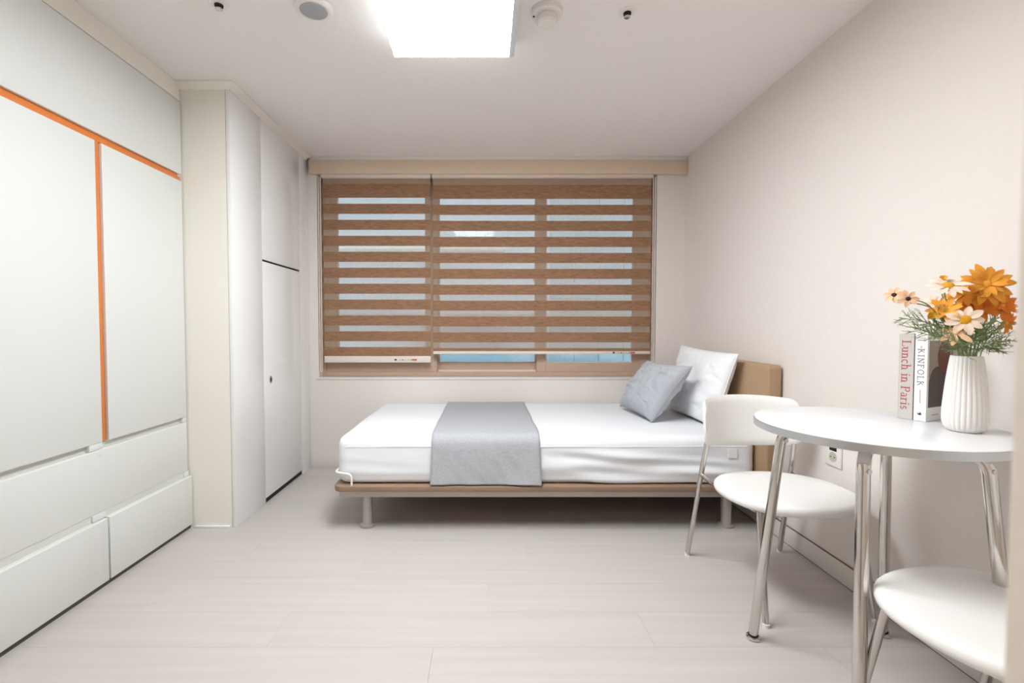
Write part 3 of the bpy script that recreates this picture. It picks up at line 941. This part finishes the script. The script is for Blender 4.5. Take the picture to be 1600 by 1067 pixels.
# ================================================================== CHAIRS
def make_chair(label, rz, loc):
    t = thing('chair', label, 'chair', (0, 0, 0), 'white chairs at the round table')
    # seat: rounded pad, slightly dished
    a_, b1, b2 = 0.243, 0.225, 0.215      # half width, front depth, rear depth
    cy0 = -0.048
    zt, th = 0.408, 0.036

    def outline(ang):
        c, s = math.cos(ang), math.sin(ang)
        e = 2.35
        r = 1 / ((abs(c) ** e + abs(s) ** e) ** (1 / e))
        x_ = a_ * r * c * (1 - 0.05 * max(0, s))
        y_ = (b2 if s > 0 else b1) * r * s
        return x_, y_
    V = []; F = []
    n = 56
    rings = [(0.02, 0.0), (0.35, 0.0), (0.7, 0.002), (0.9, 0.003), (0.965, 0.0), (0.992, -0.008), (1.0, -0.018), (0.985, -0.029), (0.93, -th), (0.6, -th - 0.002), (0.02, -th - 0.002)]
    for (k, dz) in rings:
        for i in range(n):
            x_, y_ = outline(2 * PI * i / n)
            dish = -0.006 * (1 - k * k) if dz > -0.02 else 0
            V.append((x_ * k, cy0 + y_ * k, zt + dz + dish))
    for q in range(len(rings) - 1):
        for i in range(n):
            F.append((q * n + i, q * n + (i + 1) % n, (q + 1) * n + (i + 1) % n, (q + 1) * n + i))
    F.append(tuple(range(n))); F.append(tuple(range((len(rings) - 1) * n, len(rings) * n)))
    B().add(V, F).build('seat', 'chair_white', t, angle=60)

    # backrest: curved padded band
    HW, DEP, Y0 = 0.216, 0.125, 0.125

    def back(side):
        def fn(u, v):
            s = 2 * u - 1
            ang = s * 1.12
            x_ = HW * math.sin(ang) / math.sin(1.12)
            y_ = Y0 + DEP * (math.cos(ang) - math.cos(1.12)) / (1 - math.cos(1.12))
            nx_, ny_ = math.sin(ang), math.cos(ang)
            # rounded corners: band gets lower near the ends
            k = max(0, (abs(s) - 0.80) / 0.20)
            drop = 1 - math.sqrt(max(0, 1 - k * k))
            zc, hh = 0.612, 0.112
            z_top = zc + hh - drop * 0.06 - 0.012 * s * s
            z_bot = zc - hh + drop * 0.06 + 0.03 * s * s
            z_ = z_bot + (z_top - z_bot) * v
            e = max(0.0, 1 - abs(2 * v - 1) ** 6) ** 0.5 * max(0.0, 1 - abs(s) ** 14) ** 0.5
            tilt = (z_ - zc) * 0.12
            return (x_ + nx_ * side * 0.013 * e, y_ + ny_ * side * 0.013 * e + tilt, z_)
        return fn
    bb_ = B()
    bb_.grid(back(1), 44, 16); bb_.grid(back(-1), 44, 16)
    bm_ = bmesh.new()
    vs = [bm_.verts.new(p) for p in bb_.v]
    for f in bb_.f:
        bm_.faces.new([vs[i] for i in f])
    bmesh.ops.remove_doubles(bm_, verts=bm_.verts, dist=2e-4)
    B().add_bm(bm_).build('backrest', 'chair_white', t, angle=60)
    for s in (-1, 1):
        # rear leg runs up to the end of the backrest
        lg = B().tube([(s * 0.218, 0.262, 0.0), (s * 0.199, 0.165, 0.47), (s * 0.193, 0.150, 0.56)], 0.0105, 16).build('leg', 'satin', t)
        B().lathe([(0.0118, 0.0), (0.0118, 0.012), (0.0105, 0.013)], s * 0.218, 0.262, 16).build('leg_cap', 'plastic', lg)
        lg = B().tube([(s * 0.200, -0.252, 0.0), (s * 0.185, -0.180, 0.372)], 0.0108, 16).build('leg', 'satin', t)
        B().lathe([(0.0118, 0.0), (0.0118, 0.012), (0.0105, 0.013)], s * 0.200, -0.252, 16).build('leg_cap', 'plastic', lg)
        B().tube(fillet([(s * 0.2035, 0.180, 0.392), (s * 0.19, 0.10, 0.372), (s * 0.178, -0.185, 0.366)], 0.03), 0.009, 12).build('side_rail', 'satin', t)
        B().lathe([(0.006, -0.0), (0.006, 0.003)], 0, 0, 10)
    B().tube([(-0.165, -0.10, 0.362), (0.165, -0.10, 0.362)], 0.009, 12).build('stretcher', 'satin', t)
    t.location = loc; t.rotation_euler = (0, 0, rz)
    return t


c1 = make_chair('white chair with curved back standing between the bed and the round table', math.radians(4), (1.140, 1.855, 0))
c2 = copy_tree(c1)
c2['label'] = 'white chair nearest the camera, its seat cut off at the lower right'
c2.location = (1.148, 0.942, 0); c2.rotation_euler = (0, 0, math.radians(190))

# ================================================================== OUTLET
ou = thing('wall_outlet', 'white wall socket plate with dark switch on the right wall', 'outlet', (XR, 1.927, 0.52))
B().box(XR - 0.009, XR - 0.0003, 1.884, 1.970, 0.456, 0.574, 0.003).build('plate', 'plastic', ou)
B().box(XR - 0.0105, XR - 0.0088, 1.906, 1.946, 0.519, 0.540, 0.0006, 1).build('switch', 'black', ou)


def disc_x(r0, r1, cy, cz, x0, x1, n=24):
    b = B()
    V = []
    for xx, rr in ((x0, r1), (x1, r1), (x1, r0), (x1 + (x0 - x1) * -0.0, r0 * 0.98)):
        for k in range(n):
            V.append((xx, cy + rr * math.cos(2 * PI * k / n), cz + rr * math.sin(2 * PI * k / n)))
    F = []
    for q in range(3):
        for k in range(n):
            F.append((q * n + k, q * n + (k + 1) % n, (q + 1) * n + (k + 1) % n, (q + 1) * n + k))
    F.append(tuple(range(3 * n, 4 * n)))
    return b.add(V, F)


sk = disc_x(0.012, 0.0205, 1.926, 0.494, XR - 0.0088, XR - 0.0105).build('socket', 'socket', ou)
for s in (-1, 1):
    B().box(XR - 0.0112, XR - 0.0104, 1.926 + s * 0.010 - 0.0025, 1.926 + s * 0.010 + 0.0025, 0.4915, 0.4965, 0.0003, 1).build('socket_hole', 'black', sk)

# ================================================================== BOOKS
ANG = math.radians(24)


def book(name, label, corner, wth, width, height, spine_m, cover_m):
    """corner: near bottom corner where spine and front cover meet; local x runs along the cover, y along the thickness"""
    t = thing(name, label, 'book', (corner[0], corner[1], TZ + 0.0004), 'books on the round table', rz=ANG)
    loc = dict(local=True)
    B().box(0.003, width - 0.004, 0.002, wth - 0.002, 0.003, height - 0.003).build('pages', 'paper', t, local=True)
    B().box(0, width, 0, 0.002, 0, height, 0.0004, 1).build('cover', cover_m, t, local=True)
    B().box(0, width, wth - 0.002, wth, 0, height, 0.0004, 1).build('cover', cover_m, t, local=True)
    sp = B().box(-0.0012, 0.0014, 0, wth, 0, height, 0.0006, 1).build('spine', spine_m, t, local=True)
    return t, sp


def spine_mx(wth, zc, off=0.0):
    # text reads downward, facing -x: text x -> -z, text y -> -y, text normal -> -x
    m = Matrix(((0, 0, -1, -0.0014), (0, -1, 0, wth / 2 + off), (-1, 0, 0, zc), (0, 0, 0, 1)))
    return m


k1, sp1 = book('book', 'white book with thin black spine lettering and a grey portrait cover, beside the vase', (1.281, 1.372), 0.030, 0.142, 0.262, 'book_white', 'book_white')
serif_text('title', 'KINFOLK', 0.0225, 'print_black', sp1, spine_mx(0.030, 0.158), gap=0.12, thin=True)
B().box(-0.0016, -0.0012, 0.0142, 0.0158, 0.052, 0.092).build('printed_line', 'cover_taupe', sp1, local=True)
B().box(-0.0016, -0.0012, 0.0142, 0.0158, 0.214, 0.220).build('printed_line', 'cover_taupe', sp1, local=True)
B().box(-0.0016, -0.0012, 0.005, 0.025, 0.236, 0.2385).build('printed_line', 'cover_taupe', sp1, local=True)
B().box(-0.0016, -0.0012, 0.005, 0.025, 0.243, 0.2445).build('printed_line', 'cover_taupe', sp1, local=True)
B().prism([(0.010, 0.020), (0.014, 0.0265), (0.017, 0.021), (0.021, 0.025), (0.019, 0.018), (0.013, 0.017)], 'x', -0.0016, -0.0012).build('emblem', 'print_black', sp1, local=True)
# flat printed picture on the cover
B().box(0.008, 0.141, -0.0006, -0.0001, 0.040, 0.236).build('printed_picture', 'cover_taupe', k1, local=True)
pts = [(0.008, 0.0405), (0.008, 0.120)]
for k in range(11):
    a = PI - PI * 0.62 * k / 10
    pts.append((0.060 + 0.048 * math.cos(a), 0.120 + 0.040 * math.sin(a)))
pts += [(0.10, 0.165), (0.140, 0.13), (0.140, 0.0405)]
B().prism(pts, 'y', -0.0011, -0.0007).build('printed_figure', 'cover_dark', k1, local=True)
B().prism([(0.088 + 0.034 * math.cos(2 * PI * k / 20), 0.186 + 0.047 * math.sin(2 * PI * k / 20)) for k in range(20)], 'y', -0.0016, -0.0012).build('printed_figure', 'cover_brown', k1, local=True)
B().box(0.030, 0.066, -0.0004, -0.0001, 0.0165, 0.0185).build('printed_line', 'cover_taupe', k1, local=True)
s_, c_ = math.sin(ANG), math.cos(ANG)
k2, sp2 = book('book', 'grey book with red spine lettering, leftmost of the two books', (1.281 - s_ * 0.0315 - c_ * 0.002, 1.372 + c_ * 0.0315 - s_ * 0.002), 0.037, 0.140, 0.255, 'book_grey', 'book_dark')
serif_text('title', 'Lunch in Paris', 0.0325, 'title_red', sp2, spine_mx(0.037, 0.132))

# ================================================================== VASE
VX, VY = 1.272, 1.252
vase = thing('vase', 'white ribbed ceramic vase holding orange and peach flowers', 'vase', (VX, VY, TZ))
NR = 26
zs = [(0.0310, 0.0005), (0.0360, 0.003), (0.0410, 0.011), (0.0445, 0.024), (0.0455, 0.038), (0.0448, 0.060), (0.0420, 0.100), (0.0385, 0.140), (0.0350, 0.172), (0.0323, 0.194), (0.0315, 0.2005)]
zin = [(0.0295, 0.2005), (0.0285, 0.190), (0.030, 0.165), (0.036, 0.110), (0.037, 0.03), (0.01, 0.012)]
prof = [(r, TZ + z) for r, z in zs + zin]
fade = [0.2, 0.6, 1, 1, 1, 1, 1, 1, 1, 0.8, 0.3] + [0] * 6


def rib(a, i):
    return 1 + 0.05 * fade[i] * (abs(math.cos(NR * a / 2)) ** 0.8 - 0.6)


B().lathe(prof, VX, VY, NR * 8, rib).build('body', 'ceramic', vase, angle=50)


# ================================================================== FLOWERS
def petal_mesh(L, W, cup, notch, key):
    V = []; F = []
    nu, nv = 6, 4
    for i in range(nu + 1):
        t = i / nu
        wv = W * (math.sin(PI * min(1, 0.12 + t * 0.80)) ** 0.75) * (0.45 + 0.55 * min(1, t * 2))
        if i == nu: wv *= 0.62
        for j in range(nv + 1):
            s = 2 * j / nv - 1
            x_ = L * (0.10 + 0.90 * t) - (notch * L * (1 - abs(s)) if i == nu and j == 2 else 0) - L * 0.05 * s * s * t
            z_ = cup * L * (t * t * -0.6 + 0.35 * t) + W * 0.22 * s * s * (1 - 0.5 * t)
            V.append((x_, wv * s, z_))
    for i in range(nu):
        for j in range(nv):
            a = i * (nv + 1) + j
            F.append((a, a + nv + 1, a + nv + 2, a + 1))
    o = B().add(V, F).build('petal', key, None, angle=80)
    me = o.data
    bpy.data.objects.remove(o)
    return me


PM = {}


def flower(label, center, facing, R, npet, petal_key, disc_key, width=0.30, tilt=0.15, group='flowers in the vase', spin=0.0, disc=0.23, double=False, base=None, mid=None):
    c = Vector(center)
    f = Vector(facing).normalized()
    root = thing('flower', label, 'flower', (VX, VY, TZ + 0.19), group)
    off = root_loc(root)
    q = f.to_track_quat('Z', 'Y')
    key = (petal_key, round(R, 3), width)
    if key not in PM:
        PM[key] = petal_mesh(R, R * width, 0.5, 0.08, petal_key)
    rnds = random.Random(hash(label) % 1000 if False else len(label) * 7 + int(R * 1e4))
    layers = [(npet, tilt, 1.0, 0.0)] + ([(npet, tilt + 0.35, 0.72, 0.5)] if double else [])
    for (n_, tl, sc, ph) in layers:
        for k in range(n_):
            p = bpy.data.objects.new('petal', PM[key])
            COL.objects.link(p); p.parent = root
            a = 2 * PI * (k + ph) / n_ + spin + rnds.uniform(-0.12, 0.12)
            rot = q.to_matrix().to_4x4() @ Matrix.Rotation(a, 4, 'Z') @ Matrix.Rotation(-tl - rnds.uniform(-0.16, 0.16), 4, 'Y')
            s = sc * rnds.uniform(0.9, 1.08)
            p.matrix_local = Matrix.Translation(c - off + f * 0.0015 * ph) @ rot @ Matrix.Scale(s, 4)
    # disc
    V = B().lathe([(0.001, 0.0), (R * disc, 0.0), (R * disc * 1.02, R * 0.05), (R * disc * 0.8, R * 0.13), (R * disc * 0.4, R * 0.16), (0.0008, R * 0.165)][0:], 0, 0, 14)
    mx = Matrix.Translation(c) @ q.to_matrix().to_4x4()
    V.v = [tuple(mx @ Vector(p)) for p in V.v]
    V.build('disc', disc_key, root, angle=80)
    # calyx and stem
    cal = B().lathe([(0.0016, -0.012), (R * 0.16, -0.004), (R * 0.17, 0.0)], 0, 0, 10)
    cal.v = [tuple(mx @ Vector(p)) for p in cal.v]
    cal.build('calyx', 'stem', root, angle=80)
    b0 = Vector(base) if base else Vector((VX + (c.x - VX) * 0.12, VY + (c.y - VY) * 0.12, TZ + 0.06))
    m0 = Vector((VX + max(-0.02, min(0.02, (c.x - VX) * 0.4)), VY + max(-0.018, min(0.018, (c.y - VY) * 0.4)), TZ + 0.202))
    mids = [Vector(mid)] if mid else []
    st = B().tube(bez([b0, m0] + mids + [c - f * 0.035, c - f * 0.008], 8), 0.0017, 7)
    st.build('stem', 'stem', root, angle=80)
    return root


def at(px, py, Y):
    """point of the bouquet, metric, from its bearing and its distance into the room"""
    p = math.radians(1.858)
    a = (px - 760) / 740; b_ = -(py - 533.5) / 740
    d = Vector((a, math.cos(p) + b_ * math.sin(p), -math.sin(p) + b_ * math.cos(p)))
    return Vector((0, 0, 1.03)) + d * (Y / d.y)


flower('largest bright orange daisy at the top of the bouquet', at(1541, 444, 1.215), (-0.55, -1, 0.25), 0.058, 14, 'petal_orange', 'petal_orange', 0.165, 0.10, disc=0.19, double=True)
flower('orange daisy half hidden behind the largest bloom', at(1512, 458, 1.245), (-0.9, -0.5, 0.75), 0.052, 13, 'petal_orange', 'disc_yellow', 0.17, 0.2)
flower('pale peach daisy with yellow centre at the upper left of the bouquet', at(1481, 447, 1.235), (-0.35, -0.55, 0.85), 0.046, 12, 'petal_pale', 'disc_yellow', 0.18, 0.1, disc=0.3)
flower('small peach bloom with dark centre, outermost on the left', at(1397, 461, 1.255), (-0.75, -0.75, 0.35), 0.025, 7, 'petal_peach', 'disc_dark', 0.24, 0.15, disc=0.24, mid=at(1452, 478, 1.25), spin=0.3)
flower('small peach bloom with dark centre, second from the left', at(1419, 467, 1.235), (-0.5, -1, 0.2), 0.025, 7, 'petal_peach', 'disc_dark', 0.24, 0.15, disc=0.24, mid=at(1462, 486, 1.24), spin=0.9)
flower('orange cup-shaped bloom at the left of the bouquet centre', at(1478, 486, 1.225), (-0.75, -0.5, 0.55), 0.040, 10, 'petal_orange', 'disc_yellow', 0.2, 0.45)
flower('small pale bloom just left of the orange blooms', at(1459, 473, 1.25), (-0.9, -0.6, 0.4), 0.022, 7, 'petal_pale', 'disc_yellow', 0.34, 0.2)
flower('pale peach daisy with yellow centre low in the middle facing the camera', at(1508, 500, 1.185), (-0.75, -1, 0.28), 0.041, 9, 'petal_pale', 'disc_yellow', 0.225, 0.08, disc=0.3)
flower('drooping peach bloom just above the vase rim', at(1493, 521, 1.19), (-0.5, -0.75, 0.9), 0.038, 7, 'petal_peach', 'petal_peach', 0.21, -0.12, disc=0.16)
flower('deep orange bloom under the largest bloom', at(1527, 478, 1.24), (-0.6, -0.9, 0.1), 0.045, 11, 'petal_deep', 'petal_deep', 0.19, 0.3)
flower('deep orange bloom on the right side of the bouquet', at(1564, 478, 1.24), (-0.2, -1, 0.15), 0.040, 11, 'petal_deep', 'petal_orange', 0.18, 0.3, double=True)
flower('deep orange bloom low on the right by the wall', at(1570, 505, 1.265), (0.1, -1, -0.1), 0.032, 10, 'petal_deep', 'petal_orange', 0.18, 0.35)
flower('tiny yellow bud at the left of the bouquet', at(1457, 495, 1.23), (-0.8, -0.6, 0.4), 0.013, 6, 'disc_yellow', 'disc_yellow', 0.45, 0.7)
flower('tiny yellow bud above the pale daisy', at(1474, 436, 1.25), (-0.4, -0.6, 0.8), 0.011, 6, 'disc_yellow', 'disc_yellow', 0.45, 0.8)


def sprig(label, pts, nb, blen, seed, r=0.0011):
    """feathery leaf spray: curved stem with forked needle leaves"""
    rn_ = random.Random(seed)
    root = thing('leaf_sprig', label, 'foliage', (VX, VY, TZ + 0.19), 'feathery leaf sprays in the vase')
    path = bez(pts, 10)
    B().tube(path, r, 6).build('stem', 'stem', root, angle=80)
    b = B()
    n = len(path)
    for k in range(nb):
        t = 0.42 + 0.58 * (k + rn_.random()) / nb
        i = min(n - 2, int(t * (n - 1)))
        p = path[i]; d = (path[i + 1] - path[i]).normalized()
        side = d.orthogonal().normalized()
        side.rotate(Matrix.Rotation(rn_.uniform(0, 2 * PI), 3, d))
        L = blen * rn_.uniform(0.6, 1.1) * (1.15 - 0.55 * t)
        e = p + (d * 0.75 + side * 0.75) * L
        e.x = min(e.x, XR - 0.006)
        mid_ = (p + e) / 2 + d * L * 0.08
        b.tube([p, mid_, e], [0.0009, 0.0008, 0.0004], 4, cap=False)
        for q in range(5):
            tt = rn_.uniform(0.3, 0.95)
            p2 = p + (e - p) * tt
            sd = Vector((rn_.uniform(-1, 1), rn_.uniform(-1, 1), rn_.uniform(-0.6, 1)))
            e2 = p2 + ((e - p).normalized() * 0.8 + sd.normalized() * 0.7) * L * rn_.uniform(0.25, 0.5)
            e2.x = min(e2.x, XR - 0.006)
            b.tube([p2, e2], [0.0008, 0.0004], 4, cap=False)
    o = b.build('needle_leaves', 'leaf', root, angle=80)
    o['kind'] = 'stuff'
    return root


v0 = Vector((VX, VY, TZ + 0.07)); v1 = Vector((VX, VY, TZ + 0.205))


def sp(label, ends, nb, blen, seed):
    e = ends[-1]
    dx = Vector((max(-0.02, min(0.02, (e.x - VX) * 0.5)), max(-0.02, min(0.02, (e.y - VY) * 0.5)), 0))
    sprig(label, [v0, v1 + dx] + list(ends), nb, blen, seed)


sp('long feathery green spray reaching out to the left over the books', [at(1465, 510, 1.23), at(1405, 496, 1.24)], 26, 0.050, 1)
sp('feathery green spray just above the books', [at(1470, 525, 1.22), at(1428, 512, 1.23)], 26, 0.050, 2)
sp('feathery green spray rising behind the pale low daisy', [at(1490, 520, 1.22), at(1462, 488, 1.235)], 22, 0.045, 3)
sp('dense feathery green spray at the vase rim', [at(1520, 535, 1.20), at(1530, 505, 1.195)], 34, 0.050, 4)
sp('feathery green spray at the right of the vase rim', [at(1540, 535, 1.215), at(1560, 510, 1.22)], 34, 0.050, 5)
sp('feathery green spray reaching low to the right by the wall', [at(1548, 540, 1.23), at(1578, 530, 1.245)], 26, 0.046, 6)
sp('feathery green spray pointing up beside the right orange bloom', [at(1552, 500, 1.24), at(1572, 458, 1.25)], 26, 0.045, 7)
sp('feathery green spray in the middle behind the blooms', [at(1515, 520, 1.25), at(1508, 478, 1.27)], 26, 0.05, 8)
sp('short feathery green spray at the front of the vase rim', [at(1507, 545, 1.195), at(1515, 528, 1.18)], 30, 0.045, 9)
sp('feathery green spray arching over the top of the white book', [at(1480, 530, 1.215), at(1446, 522, 1.21)], 28, 0.046, 10)
sp('feathery green spray in front of the low peach bloom stem', [at(1500, 540, 1.19), at(1488, 530, 1.165)], 22, 0.040, 11)
